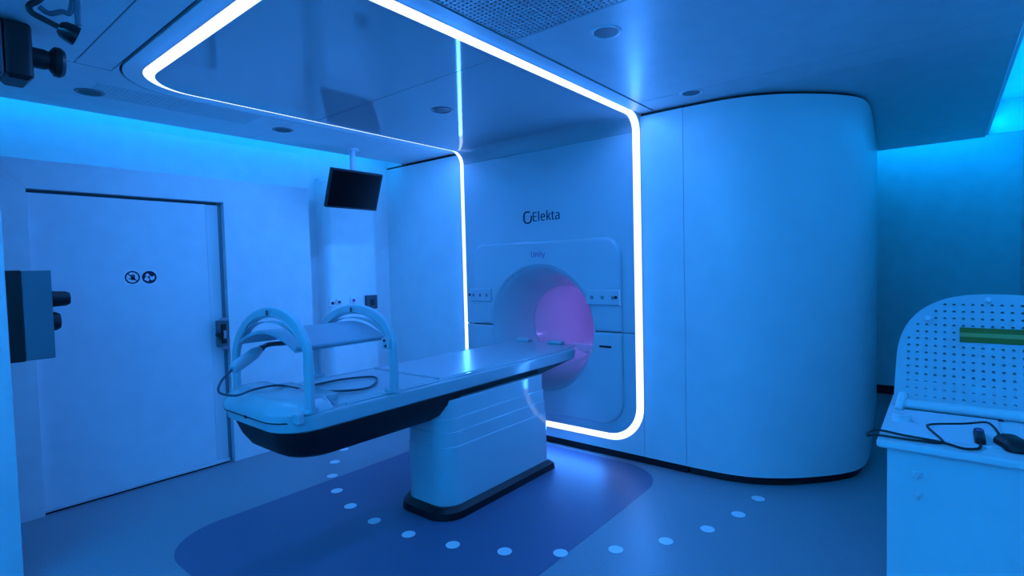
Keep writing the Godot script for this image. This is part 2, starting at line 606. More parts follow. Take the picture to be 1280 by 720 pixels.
func ceiling() -> void:
	var c := structure("ceiling", "satin metal panel ceiling with a glossy canopy over the couch", "ceiling")
	# roof slab and the boards that close the slots
	bx("roof_slab", Vector3(-2.4, 3.05, -3.9), Vector3(3.7, 3.2, 5.4), M.wall, c)
	bx("slot_board", Vector3(-1.84, CEIL + 0.02, 0.0), Vector3(-1.82, 3.05, 4.92), M.wall, c)
	bx("slot_board", Vector3(3.08, CEIL + 0.02, -3.15), Vector3(3.10, 3.05, 4.92), M.wall, c)
	bx("slot_board", Vector3(-1.84, CEIL + 0.02, 4.90), Vector3(3.10, 3.05, 4.92), M.wall, c)
	bx("slot_board", Vector3(0.0, CEIL + 0.02, -3.17), Vector3(3.38, 3.05, -3.15), M.wall, c)
	bx("panel_backing", Vector3(-1.82, CEIL + 0.03, -3.15), Vector3(3.08, CEIL + 0.035, 4.9), M.dark, c)
	# left strip
	panel(-1.82, -1.085, 0.0, 1.66, c)
	panel(-1.82, -1.40, 1.66, 4.92, c, 0.0)
	panel(-1.40, -1.085, 1.66, 1.90, c, 0.0)
	panel(-1.40, -0.825, 2.885, 4.92, c, 0.0)
	panel(-1.1025, -1.085, 1.90, 2.885, c, 0.0)
	panel(-0.82, 1.12, 2.885, 3.05, c)
	panel(-0.82, 1.12, 3.05, 4.92, c)
	# curved fillers at the corners of the loop
	for sx in [1.0, -1.0]:
		var fill := PackedVector2Array([Vector2(sx * 1.085, -2.885), Vector2(sx * 1.085, -2.44)])
		for i in 13:
			var an := PI / 2 * i / 12
			fill.append(Vector2(sx * (0.64 + cos(an) * 0.443), -(2.44 + sin(an) * 0.443)))
		var ft := PackedVector3Array()
		plate(ft, fill, Transform3D(UP, Vector3.ZERO), CEIL, CEIL + 0.02)
		commit("ceiling_panel", ft, M.ceiling, c)
	# right side
	panel(1.08, 3.08, 0.27, 1.68, c)
	panel(1.08, 3.08, -0.0, 0.27, c)
	panel(0.0, 3.08, -3.15, -0.0, c)
	panel(2.20, 3.08, 1.68, 2.90, c)
	panel(1.12, 3.08, 2.90, 4.92, c)
	var t := PackedVector3Array()
	perforated(t, 1.083, 2.1975, 1.6825, 2.8975, CEIL, 0.025, 0.0070)
	var pr := commit("perforated_panel", t, M.perf, c, 0.0, "finely perforated metal ceiling panel", false)
	pr.set_meta("kind", "stuff")
	t = PackedVector3Array()
	perforated(t, -1.40, -1.1025, 1.90, 2.885, CEIL, 0.025, 0.0045)
	pr = commit("perforated_panel", t, M.perf, c, 0.0, "finely perforated metal ceiling panel", false)
	pr.set_meta("kind", "stuff")
	# pale frame outside the light loop
	t = PackedVector3Array()
	var a := loop_path(0.905 + LED_W, 2.725 + LED_W, 0.28 + LED_W)
	var b := loop_path(1.07, 2.87, 0.28 + 0.15)
	b.reverse()
	var ringp := a.duplicate()
	ringp.append_array(b)
	var flip := PackedVector2Array()
	for v in ringp:
		flip.append(Vector2(v.x, -v.y))
	plate(t, flip, Transform3D(UP, Vector3.ZERO), CEIL - 0.002, CEIL + 0.02)
	commit("loop_frame", t, M.frame, c)
	# canopy panels inside the loop
	var g := loop_path(0.905, 2.725, 0.28)
	for k in 2:
		var z0 := 0.0 if k == 0 else 1.605
		var poly := PackedVector2Array()
		if k == 0:
			poly = rect(-0.905, -1.6, 0.905, -LED_H - FILLET - 0.001)
		else:
			poly.append(Vector2(0.905, -z0))
			for i in range(1, g.size() - 1):
				poly.append(Vector2(g[i].x, -g[i].y))
			poly.append(Vector2(-0.905, -z0))
		t = PackedVector3Array()
		plate(t, poly, Transform3D(UP, Vector3.ZERO), CEIL - LED_H, CEIL + 0.02)
		commit("canopy_panel", t, M.gloss, c, 35.0, "glossy canopy panel inside the light loop")

	# curved panel that bends the canopy down into the machine front
	var cv := PackedVector2Array()
	for i in 17:
		var an := PI / 2 * i / 16
		cv.append(Vector2(LED_H + FILLET - cos(an) * FILLET, CEIL - LED_H - FILLET + sin(an) * FILLET))
	for i in 17:
		var an := PI / 2 * (16 - i) / 16
		cv.append(Vector2(LED_H + FILLET - cos(an) * (FILLET + 0.012), CEIL - LED_H - FILLET + sin(an) * (FILLET + 0.012)))
	t = PackedVector3Array()
	plate(t, cv, Transform3D(Basis(Vector3(0, 0, 1), Vector3(0, 1, 0), Vector3(1, 0, 0)), Vector3.ZERO), -0.904, 0.904)
	commit("canopy_curve", t, M.gloss, c)

func left_wall() -> void:
	var w := structure("wall_left", "white wall washed cyan by the slot light above the door", "wall")
	bx("wall_panel", Vector3(-2.28, 0, -0.05), Vector3(-2.13, 3.1, 5.3), M.wall, w)
	var se := structure("trim_2", "white end piece closing the light slot above the machine cover", "trim")
	bx("slot_end", Vector3(-2.13, CEIL - 0.001, -0.05), Vector3(-1.842, 3.05, -0.002), M.wall, se)
	# thick lining that frames the door
	var l := structure("trim_1", "thick white door surround with mitred corners", "door surround")
	var X := -1.84
	var dz0 := 1.895
	var dz1 := 3.115
	var top := 2.165
	# lining and head in one piece, jamb mitred against it
	var t := PackedVector3Array()
	var xf := Transform3D(FACE_X, Vector3(0, 0, 0))
	plate(t, PackedVector2Array([Vector2(-1.14, 0), Vector2(-1.14, 2.355), Vector2(-dz1 - 0.19, 2.355), Vector2(-dz1, top), Vector2(-dz0, top), Vector2(-dz0, 0)]), xf, -2.13, X, 0.003)
	commit("head_lining", t, M.wall, l)
	t = PackedVector3Array()
	plate(t, PackedVector2Array([Vector2(-dz1, 0), Vector2(-dz1, top), Vector2(-dz1 - 0.187, 2.352), Vector2(-dz1 - 0.45, 2.352), Vector2(-dz1 - 0.45, 0)]), xf, -2.13, X, 0.002)
	commit("jamb_casing", t, M.wall, l)
	bx("lining", Vector3(-2.13, 0, dz1 + 0.452), Vector3(X, 2.355, 5.2), M.wall, l, 0.004)
	# door
	var d := structure("door_1", "wide plain pale door with two round stickers", "door")
	bx("leaf", Vector3(-1.96, 0.035, 2.02), Vector3(-1.88, top - 0.022, dz1 - 0.006), M.door, d, 0.004)
	bx("stile", Vector3(-1.96, 0.035, dz0 + 0.03), Vector3(-1.888, top - 0.022, 2.017), M.door_edge, d, 0.004)
	bx("reveal_shade", Vector3(-1.98, 0.0, dz0), Vector3(-1.895, top, dz0 + 0.03), M.reveal_shade, d)  # grey tone paints the shade in the side reveal of the door
	bx("reveal_shade", Vector3(-1.98, top - 0.02, dz0 + 0.03), Vector3(-1.905, top, dz1), M.blue_grey, d)  # dark strip painted for the shadow line under the door head
	bx("threshold", Vector3(-1.98, 0.012, dz0 + 0.03), Vector3(-1.862, 0.036, dz1), M.frame, d, 0.004)
	bx("threshold_seal", Vector3(-1.98, 0.0, dz0 + 0.03), Vector3(-1.872, 0.012, dz1), M.black, d)
	# lock plate on the door edge
	var k := bx("lock_plate", Vector3(-1.884, 0.975, 1.905), Vector3(-1.835, 1.195, 1.985), M.grey, d, 0.006, "dark lock case")
	bx("lock_cover", Vector3(-1.835, 1.005, 1.925), Vector3(-1.812, 1.165, 1.965), M.black, k, 0.006)
	bx("latch", Vector3(-1.812, 1.045, 1.935), Vector3(-1.800, 1.115, 1.957), M.metal, k, 0.004)
	bx("bracket", Vector3(-1.84, 1.19, 1.905), Vector3(-1.815, 1.215, 1.965), M.metal, k, 0.003)
	bx("bracket", Vector3(-1.84, 0.955, 1.905), Vector3(-1.815, 0.98, 1.965), M.metal, k, 0.003)
	t = PackedVector3Array()
	rod(t, Vector3(-1.84, 1.08, 1.985), Vector3(-1.80, 1.08, 1.985), 0.022, 16, -1.0, 0.004)
	commit("knob", t, M.black, k)
	signs()

func signs() -> void:
	var X := -1.879
	# no-touch sticker
	var a := thing("warning_sticker", "round no-access sticker with a slashed hand on the door", "sticker", Vector3(X, 1.568, 2.546))
	var fx := Transform3D(FACE_X, Vector3.ZERO)
	var t := PackedVector3Array()
	plate(t, rrect(0.106, 0.112, 0.004, 2), fx, 0.0, 0.0010)
	commit("backing", t, M.paper, a)
	t = PackedVector3Array()
	lathe(t, [[0.038, 0.0012], [0.0475, 0.0012], [0.0475, 0.002], [0.038, 0.002], [0.038, 0.0012]], fx, 40)
	commit("ring", t, M.navy, a)
	t = PackedVector3Array()
	plate(t, PackedVector2Array([Vector2(-0.030, 0.025), Vector2(-0.025, 0.030), Vector2(0.030, -0.025), Vector2(0.025, -0.030)]), fx, 0.0012, 0.0024)
	commit("slash", t, M.navy, a)
	t = PackedVector3Array()
	plate(t, rrect(0.026, 0.024, 0.008, 3), Transform3D(FACE_X, Vector3(0, -0.008, -0.003)), 0.001, 0.0018)
	for i in 4:
		plate(t, rrect(0.0055, 0.026, 0.0025, 3), Transform3D(FACE_X, Vector3(0, 0.010 - absf(i - 1.5) * 0.002, -0.013 + i * 0.0068)), 0.001, 0.0018)
	plate(t, rrect(0.018, 0.006, 0.0025, 3), Transform3D(FACE_X, Vector3(0, -0.010, 0.014)), 0.001, 0.0018)
	commit("hand_symbol", t, M.black, a)
	# read-the-instructions sticker
	var b := thing("warning_sticker", "round dark blue sticker with a white reading head on the door", "sticker", Vector3(X, 1.566, 2.438))
	t = PackedVector3Array()
	plate(t, rrect(0.106, 0.112, 0.004, 2), fx, 0.0, 0.0010)
	commit("backing", t, M.paper, b)
	t = PackedVector3Array()
	plate(t, circle(0.0475, 40), fx, 0.001, 0.002)
	commit("disc", t, M.navy, b)
	t = PackedVector3Array()
	plate(t, circle(0.0125, 20), Transform3D(FACE_X, Vector3(0, 0.016, 0.012)), 0.002, 0.003)
	plate(t, PackedVector2Array([Vector2(-0.034, -0.018), Vector2(-0.026, 0.002), Vector2(-0.012, 0.002), Vector2(0.0, -0.014), Vector2(-0.008, -0.032)]), fx, 0.002, 0.003)
	plate(t, PackedVector2Array([Vector2(0.004, -0.016), Vector2(0.004, 0.012), Vector2(0.017, 0.004), Vector2(0.017, -0.024)]), fx, 0.002, 0.003)
	plate(t, PackedVector2Array([Vector2(0.018, -0.024), Vector2(0.018, 0.004), Vector2(0.034, 0.012), Vector2(0.034, -0.012)]), fx, 0.002, 0.003)
	commit("reading_symbol", t, M.paper, b)

func arc_pts(c: Vector2, r: float, a0: float, a1: float, n: int) -> PackedVector2Array:
	var p := PackedVector2Array()
	for i in n + 1:
		var a := lerpf(a0, a1, float(i) / n)
		p.append(c + Vector2(cos(a), sin(a)) * r)
	return p

const BORE := Vector2(0, 1.03)

func machine() -> void:
	var o := thing("treatment_machine", "white machine front with a round violet-lit bore and raised rounded panel", "medical scanner", Vector3(0, 0.05, 0))
	var xf := Transform3D(Basis.IDENTITY, Vector3(0, -0.05, 0))
	# left wall cover beside the loop
	var gap := 0.003
	# upper and lower front panels, meeting at the level of the bore axis
	var up := PackedVector2Array([Vector2(0.905, BORE.y + gap), Vector2(0.905, CEIL - LED_H - FILLET - 0.002), Vector2(-0.905, CEIL - LED_H - FILLET - 0.002), Vector2(-0.905, BORE.y + gap)])
	up.append_array(arc_pts(BORE, 0.55, PI - 0.005, 0.005, 40))
	var t := PackedVector3Array()
	plate(t, up, xf, -0.05, LED_H, 0.002)
	commit("upper_panel", t, M.front, o)
	var low := PackedVector2Array([Vector2(-0.905, BORE.y - gap)])
	low.append_array(arc_pts(Vector2(-0.655, 0.45), 0.25, PI, PI * 1.5, 10))
	low.append_array(arc_pts(Vector2(0.655, 0.45), 0.25, -PI / 2, 0, 10))
	low.append(Vector2(0.905, BORE.y - gap))
	low.append_array(arc_pts(BORE, 0.55, -0.005, -PI + 0.005, 40))
	t = PackedVector3Array()
	plate(t, low, xf, -0.05, LED_H, 0.002)
	commit("lower_panel", t, M.front, o)
	# raised bore panel, in two halves
	var by0 := 0.275
	var by1 := 1.80
	var hw := 0.80
	var r := 0.15
	var bu := PackedVector2Array([Vector2(hw, BORE.y + gap)])
	bu.append_array(arc_pts(Vector2(hw - r, by1 - r), r, 0, PI / 2, 10))
	bu.append_array(arc_pts(Vector2(-hw + r, by1 - r), r, PI / 2, PI, 10))
	bu.append(Vector2(-hw, BORE.y + gap))
	bu.append_array(arc_pts(BORE, 0.55, PI - 0.005, 0.005, 40))
	t = PackedVector3Array()
	plate(t, bu, xf, LED_H - 0.001, LED_H + 0.032, 0.026)
	commit("upper_bore_cover", t, M.front, o)
	r = 0.20
	var bl := PackedVector2Array([Vector2(-hw, BORE.y - gap)])
	bl.append_array(arc_pts(Vector2(-hw + r, by0 + r), r, PI, PI * 1.5, 10))
	bl.append_array(arc_pts(Vector2(hw - r, by0 + r), r, -PI / 2, 0, 10))
	bl.append(Vector2(hw, BORE.y - gap))
	bl.append_array(arc_pts(BORE, 0.55, -0.005, -PI + 0.005, 40))
	t = PackedVector3Array()
	plate(t, bl, xf, LED_H - 0.001, LED_H + 0.032, 0.020)
	commit("lower_bore_cover", t, M.front, o)
	# flared mouth of the bore and the tunnel
	var bz := Transform3D(Basis.IDENTITY, Vector3(BORE.x, BORE.y - 0.05, 0))
	t = PackedVector3Array()
	var prof := [[0.553, 0.0], [0.553, LED_H + 0.012], [0.546, LED_H + 0.010], [0.536, 0.018]]
	for i in 13:
		var u := float(i) / 12
		prof.append([lerpf(0.522, 0.362, pow(u, 0.85)), lerpf(0.0, -0.36, u)])
	lathe(t, prof, bz, 96)
	commit("bore_flare", t, M.front, o, 35.0, "", false)
	t = PackedVector3Array()
	lathe(t, [[0.372, -0.345], [0.372, -0.366], [0.36, -0.366], [0.36, -1.75], [0.0, -1.75]], bz, 96)
	commit("bore_tunnel", t, M.liner, o, 35.0, "violet-lit bore tunnel", false)
	# flat bed rails inside the tunnel
	bx("bore_bed", Vector3(-0.24, 0.63, -1.74), Vector3(0.24, 0.715, -0.85), M.liner, o, 0.01)
	# light bar on the tunnel wall, on the side away from the room
	var lb := PackedVector3Array()
	rod(lb, Vector3(0.255, 1.19, -1.35), Vector3(0.255, 1.19, -0.55), 0.018, 12, -1.0, 0.003)
	commit("bore_light", lb, M.bore_glow, o)
	area("light", Vector3(0.232, 1.172, -0.95), Vector3(-0.78, -0.62, 0), 0.8, 0.03, PURPLE_LED, 0.12, o, Vector3(0, 0, 1))
	# control panels on either side
	for s in [[-0.815, -0.545], [0.495, 0.80]]:
		var f := LED_H + 0.032
		var cpl := bx("control_panel", Vector3(s[0], 1.20, f - 0.004), Vector3(s[1], 1.325, f + 0.022), M.front, o, 0.01)
		var n := 3
		for k in n:
			var bt := PackedVector3Array()
			var px: float = lerpf(s[0], s[1], (k + 0.6) / (n + 0.2))
			rod(bt, Vector3(px, 1.262, f + 0.020), Vector3(px, 1.262, f + 0.026), 0.016, 16, -1.0, 0.002)
			commit("button", bt, M.reveal_shade, cpl)
		var cp2 := PackedVector3Array()
		var kx: float = s[1] - 0.03 if s[0] > 0 else s[0] + 0.0
		rod(cp2, Vector3(kx, 1.265, f + 0.018), Vector3(kx, 1.265, f + 0.03), 0.012, 14, -1.0, 0.002)
		commit("knob", cp2, M.black, cpl)
	bx("vent_slot", Vector3(0.60, 0.855, LED_H + 0.030), Vector3(0.71, 0.872, LED_H + 0.034), M.dark, o, 0.002)
	# lettering and logo
	text("lettering", "Elekta", 0.113, Vector3(0.075, 1.963, LED_H + 0.001), Basis.IDENTITY, M.navy, o)
	t = PackedVector3Array()
	var loop := []
	for i in 25:
		var a := deg_to_rad(60 + 310.0 * i / 24)
		loop.append(Vector3(-0.125 + sgn_pow(cos(a)) * 0.042, 1.963 + sgn_pow(sin(a)) * 0.050, LED_H + 0.002))
	sweep(t, smooth(loop, 2), rrect(0.012, 0.012, 0.004, 2), Vector3(0, 0, 1))
	commit("logo", t, M.navy, o)
	text("model_lettering", "Unity", 0.066, Vector3(0.0, 1.63, LED_H + 0.0325), Basis.IDENTITY, M.mauve, o)

func sgn_pow(v: float) -> float:
	return signf(v) * pow(absf(v), 0.75)

func machine_cover() -> void:
	# flat cover left of the loop
	var o := thing("machine_cover", "flat white cover between the glowing loop and the service column", "machine cover", Vector3(-1.5, 0, -0.03))
	bx("cover_panel", Vector3(-0.63, 0.055, -0.02), Vector3(0.538, 2.70, 0.03), M.cover, o, 0.003)
	bx("plinth", Vector3(-0.63, 0, -0.02), Vector3(0.538, 0.055, 0.005), M.black, o)
	bx("top_gap_strip", Vector3(-0.63, 2.69, -0.02), Vector3(0.538, CEIL - 0.001, 0.015), M.black, o)
	# cover that carries the loop bottom and the curved flank
	var c := thing("machine_cover", "large curved white cover with a rounded flank beside the glowing loop", "machine cover", Vector3(1.6, 0, -0.5))
	var off := Vector2(-1.6, -0.5)
	# plan polyline in (x, -z)
	var plan := [Vector3(1.298, 0, 0), Vector3(1.45, 0.008, 0), Vector3(1.60, 0.022, 0), Vector3(1.754, 0.068, 0), Vector3(1.929, 0.172, 0), Vector3(2.094, 0.325, 0), Vector3(2.228, 0.488, 0), Vector3(2.308, 0.64, 0), Vector3(2.340, 0.82, 0), Vector3(2.338, 1.1, 0), Vector3(2.316, 1.5, 0), Vector3(2.23, 2.9, 0)]
	var sm := smooth(plan, 6)
	var poly := PackedVector2Array()
	for p in sm:
		poly.append(Vector2(p.x, p.y) + off)
	poly.append(Vector2(1.298, 2.9) + off)
	var t := PackedVector3Array()
	plate(t, poly, Transform3D(UP, Vector3.ZERO), 0.06, 2.70, 0.004)
	commit("curved_panel", t, M.cover, c, 25.0)
	var kick := inset(poly, 0.03)
	t = PackedVector3Array()
	plate(t, kick, Transform3D(UP, Vector3.ZERO), 0.0, 0.065)
	commit("plinth", t, M.black, c)
	t = PackedVector3Array()
	plate(t, inset(poly, 0.02), Transform3D(UP, Vector3.ZERO), 2.69, CEIL - 0.001)
	commit("top_gap_strip", t, M.black, c)
	bx("flat_panel", Vector3(0.9625 - 1.6, 0.06, 0.43), Vector3(1.295 - 1.6, 2.70, 0.5), M.cover, c, 0.003)
	bx("top_gap_strip", Vector3(0.9625 - 1.6, 2.69, 0.43), Vector3(1.295 - 1.6, CEIL - 0.001, 0.485), M.black, c)
	bx("plinth", Vector3(-0.95 - 1.6, 0.0, 0.43), Vector3(1.295 - 1.6, 0.062, 0.475), M.black, c)
	# piece below the loop
	var low := PackedVector2Array()
	low.append(Vector2(0.9605 - 1.6, 0.062))
	low.append(Vector2(0.9605 - 1.6, 0.44))
	var lo := loop_path(0.905 + LED_W, 2.50 + LED_W, 0.25 + LED_W)
	for i in range(1, lo.size() - 1):
		low.append(Vector2(lo[i].x - 1.6, 2.70 - lo[i].y))
	low.append(Vector2(-0.9605 - 1.6, 0.44))
	low.append(Vector2(-0.9605 - 1.6, 0.062))
	t = PackedVector3Array()
	plate(t, low, Transform3D.IDENTITY, 0.43, 0.5)
	commit("lower_panel", t, M.cover, c)

func plan_rect(hw0: float, hw1: float, z0: float, z1: float, rf: float, rb: float, n := 8) -> PackedVector2Array:
	# plan outline in (x, -z): x hw0..hw1, rounded at the z1 (front) end by rf and at z0 by rb
	return moved(rrect4(hw1 - hw0, z1 - z0, [rb, rb, rf, rf], n), Vector2((hw0 + hw1) / 2, -(z0 + z1) / 2))

func couch() -> void:
	var o := thing("treatment_couch", "long white treatment couch with black underside on a white pedestal", "treatment couch", Vector3(0.15, 0, 1.1))
	var X := Transform3D(UP, Vector3(-0.15, 0, -1.1))
	var D := Vector3(-0.15, 0, -1.1)
	# body with its bright rim
	var t := PackedVector3Array()
	stack(t, [[plan_rect(-0.355, 0.355, 0.09, 2.57, 0.17, 0.03), 0.785], [plan_rect(-0.378, 0.378, 0.06, 2.60, 0.18, 0.03), 0.800], [plan_rect(-0.385, 0.385, 0.05, 2.61, 0.18, 0.03), 0.862], [plan_rect(-0.383, 0.383, 0.052, 2.608, 0.18, 0.03), 0.873], [plan_rect(-0.376, 0.376, 0.058, 2.60, 0.175, 0.03), 0.879], [plan_rect(-0.367, 0.367, 0.068, 2.59, 0.17, 0.03), 0.880]], X)
	commit("couch_body", t, M.couch, o)
	# inlaid table top
	t = PackedVector3Array()
	plate(t, plan_rect(-0.325, 0.325, -0.06, 1.53, 0.01, 0.05), X, 0.878, 0.889, 0.004)
	commit("table_top", t, M.couch_top, o)
	t = PackedVector3Array()
	plate(t, plan_rect(-0.325, 0.325, 1.575, 2.28, 0.01, 0.01), X, 0.878, 0.887, 0.004)
	commit("table_top", t, M.couch_top, o)
	bx("index_bar", Vector3(-0.335, 0.878, 1.537) + D, Vector3(0.335, 0.896, 1.568) + D, M.shiny, o, 0.005)
	for s in [-1.0, 1.0]:
		bx("side_rail", Vector3(s * 0.352 - 0.008, 0.879, 0.1) + D, Vector3(s * 0.352 + 0.008, 0.889, 2.25) + D, M.shiny, o, 0.004)
	# raised end cap
	t = PackedVector3Array()
	stack(t, [[plan_rect(-0.388, 0.378, 2.33, 2.618, 0.185, 0.02), 0.852], [plan_rect(-0.388, 0.378, 2.33, 2.618, 0.185, 0.02), 0.885], [plan_rect(-0.375, 0.352, 2.335, 2.60, 0.18, 0.03), 0.915], [plan_rect(-0.35, 0.33, 2.34, 2.575, 0.16, 0.04), 0.938], [plan_rect(-0.32, 0.28, 2.36, 2.55, 0.12, 0.05), 0.947], [plan_rect(-0.28, 0.24, 2.39, 2.52, 0.06, 0.05), 0.949]], X)
	commit("end_cap", t, M.couch, o)
	t = PackedVector3Array()
	stack(t, [[plan_rect(-0.3875, 0.3775, 2.34, 2.6165, 0.185, 0.02), 0.845], [plan_rect(-0.3875, 0.3775, 2.34, 2.6165, 0.185, 0.02), 0.852]], X)
	commit("end_seam", t, M.dark, o)
	bx("end_ledge", Vector3(-0.26, 0.88, 2.22) + D, Vector3(0.24, 0.925, 2.35) + D, M.couch, o, 0.012)
	# latch on the near corner of the end cap
	bx("latch", Vector3(0.30, 0.84, 2.50) + D, Vector3(0.385, 0.898, 2.54) + D, M.coil, o, 0.01)
	t = PackedVector3Array()
	rod(t, Vector3(0.02, 0.848, 2.613) + D, Vector3(0.02, 0.848, 2.622) + D, 0.008, 12)
	commit("end_screw", t, M.black, o)
	# black underside
	t = PackedVector3Array()
	stack(t, [[plan_rect(-0.18, 0.22, 1.66, 2.42, 0.14, 0.03), 0.618], [plan_rect(-0.23, 0.275, 1.58, 2.47, 0.16, 0.03), 0.624], [plan_rect(-0.28, 0.31, 1.50, 2.52, 0.17, 0.03), 0.655], [plan_rect(-0.32, 0.345, 1.42, 2.555, 0.18, 0.03), 0.715], [plan_rect(-0.35, 0.36, 1.34, 2.575, 0.17, 0.03), 0.787]], X)
	commit("underside_shell", t, M.black, o)
	t = PackedVector3Array()
	stack(t, [[plan_rect(-0.30, 0.32, 0.42, 1.5, 0.02, 0.03), 0.735], [plan_rect(-0.35, 0.36, 0.12, 1.5, 0.02, 0.03), 0.787]], X)
	commit("underside_rail", t, M.black_gloss, o)
	# pedestal: telescoping covers over the main body
	var px0 := -0.05
	var px1 := 0.385
	var levels := [[0.62, 0.742, 0.018], [0.532, 0.625, 0.012], [0.44, 0.537, 0.006], [0.065, 0.445, 0.0]]
	for l in levels:
		t = PackedVector3Array()
		var d: float = l[2]
		plate(t, plan_rect(px0 + d, px1 - d, 0.50 + d, 1.58 - d, 0.13 - d, 0.02), X, l[0], l[1], 0.004)
		commit("pedestal_cover", t, M.shiny, o)
	t = PackedVector3Array()
	stack(t, [[plan_rect(px0 - 0.035, px1 + 0.045, 0.45, 1.635, 0.16, 0.03), 0.0], [plan_rect(px0 - 0.03, px1 + 0.04, 0.455, 1.63, 0.16, 0.03), 0.045], [plan_rect(px0 - 0.008, px1 + 0.008, 0.48, 1.60, 0.14, 0.03), 0.07]], X)
	commit("pedestal_base", t, M.black, o)
	# pale rests at the bore end
	for s in [[-0.30, -0.15], [0.05, 0.20]]:
		bx("head_rest_block", Vector3(s[0], 0.888, -0.055) + D, Vector3(s[1], 0.918, 0.015) + D, M.coil, o, 0.01)

func arch_path(c: float, hw: float, y0: float, y1: float, z: float) -> PackedVector3Array:
	var pts := []
	var spring := y0 + (y1 - y0) * 0.45
	pts.append(Vector3(c + hw, y0, z))
	pts.append(Vector3(c + hw * 1.01, lerpf(y0, spring, 0.5), z))
	for i in 13:
		var a := PI * i / 12
		pts.append(Vector3(c + cos(a) * hw + 0.06 * sin(a), spring + sin(a) * (y1 - spring), z))
	pts.append(Vector3(c - hw * 1.01, lerpf(y0, spring, 0.5), z))
	pts.append(Vector3(c - hw, y0, z))
	return smooth(pts, 3)

func coil() -> void:
	var o := thing("receiver_coil", "pale flat receiver coil hung between two white arches on the couch", "body coil", Vector3(-0.03, 0.88, 2.21))
	var D := -Vector3(-0.03, 0.88, 2.21)
	for z in [2.46, 1.95]:
		var top := 1.385 if z > 2.2 else 1.362
		var path := arch_path(-0.03 if z > 2.2 else -0.02, 0.392, 0.889, top - 0.015, z)
		var t := PackedVector3Array()
		for i in path.size():
			path[i] += D
		sweep(t, path, rrect(0.056, 0.030, 0.009, 3), Vector3(0, 0, -1))
		var arch := commit("arch", t, M.coil, o)
		# inner crescent under the crown
		t = PackedVector3Array()
		var cres := PackedVector2Array()
		cres.append_array(arc_pts(Vector2(0, 0), 0.335, deg_to_rad(30), deg_to_rad(150), 20))
		for p in 21:
			var a := deg_to_rad(lerpf(150, 30, p / 20.0))
			cres.append(Vector2(cos(a) * 0.335, sin(a) * 0.335 - 0.055 + 0.055 * pow(absf(cos(a)) / 0.87, 2.0) * 0.9))
		var sq := PackedVector2Array()
		for v in cres:
			sq.append(Vector2(v.x * 1.05, v.y * 0.78))
		plate(t, sq, Transform3D(Basis.IDENTITY, Vector3(0, 1.098 + (top - 1.385), z) + D + Vector3(0.015, 0, 0)), -0.022, 0.022, 0.004, true)
		commit("inner_crown", t, M.coil, o)
		# feet clamps
		for s in [-1.0, 1.0]:
			bx("clamp", Vector3(-0.03 + s * 0.385 - 0.028, 0.8795, z - 0.04) + D, Vector3(-0.03 + s * 0.385 + 0.028, 0.912, z + 0.04) + D, M.coil, arch, 0.01)
		# hinge block with two dark screws on the near leg
		var hx := -0.03 + 0.372
		if z < 2.2:
			bx("hinge", Vector3(hx - 0.03, 1.135, z - 0.034) + D, Vector3(hx + 0.034, 1.195, z + 0.034) + D, M.coil, arch, 0.008)
			for k in 2:
				var s2 := PackedVector3Array()
				rod(s2, Vector3(hx + 0.0 + k * 0.010, 1.182 - k * 0.03, z + 0.032) + D, Vector3(hx + 0.0 + k * 0.010, 1.182 - k * 0.03, z + 0.038) + D, 0.008, 10)
				commit("screw", s2, M.black, arch)
		bx("crown_tag", Vector3(0.015, top - 0.03, z + 0.026) + D, Vector3(0.03, top - 0.004, z + 0.0305) + D, M.blue_grey, arch, 0.001)
	# the coil sheet
	var sec := PackedVector2Array()
	var low := PackedVector2Array()
	for i in 25:
		var u := -1.0 + 2.0 * i / 24
		sec.append(Vector2(-0.02 + u * 0.30, 1.272 - 0.075 * u * u))
		low.append(Vector2(-0.02 + u * 0.30, 1.252 - 0.075 * u * u))
	low.reverse()
	sec.append_array(low)
	var t3 := PackedVector3Array()
	plate(t3, sec, Transform3D(Basis.IDENTITY, D), 1.93, 2.485, 0.005, true)
	commit("coil_sheet", t3, M.coil_grey, o)
	# side tubes that link the two arches
	for s in [-0.33, 0.275]:
		var t4 := PackedVector3Array()
		rod(t4, Vector3(s, 1.195, 1.94) + D, Vector3(s, 1.195, 2.47) + D, 0.012, 12)
		commit("side_tube", t4, M.coil_grey, o)

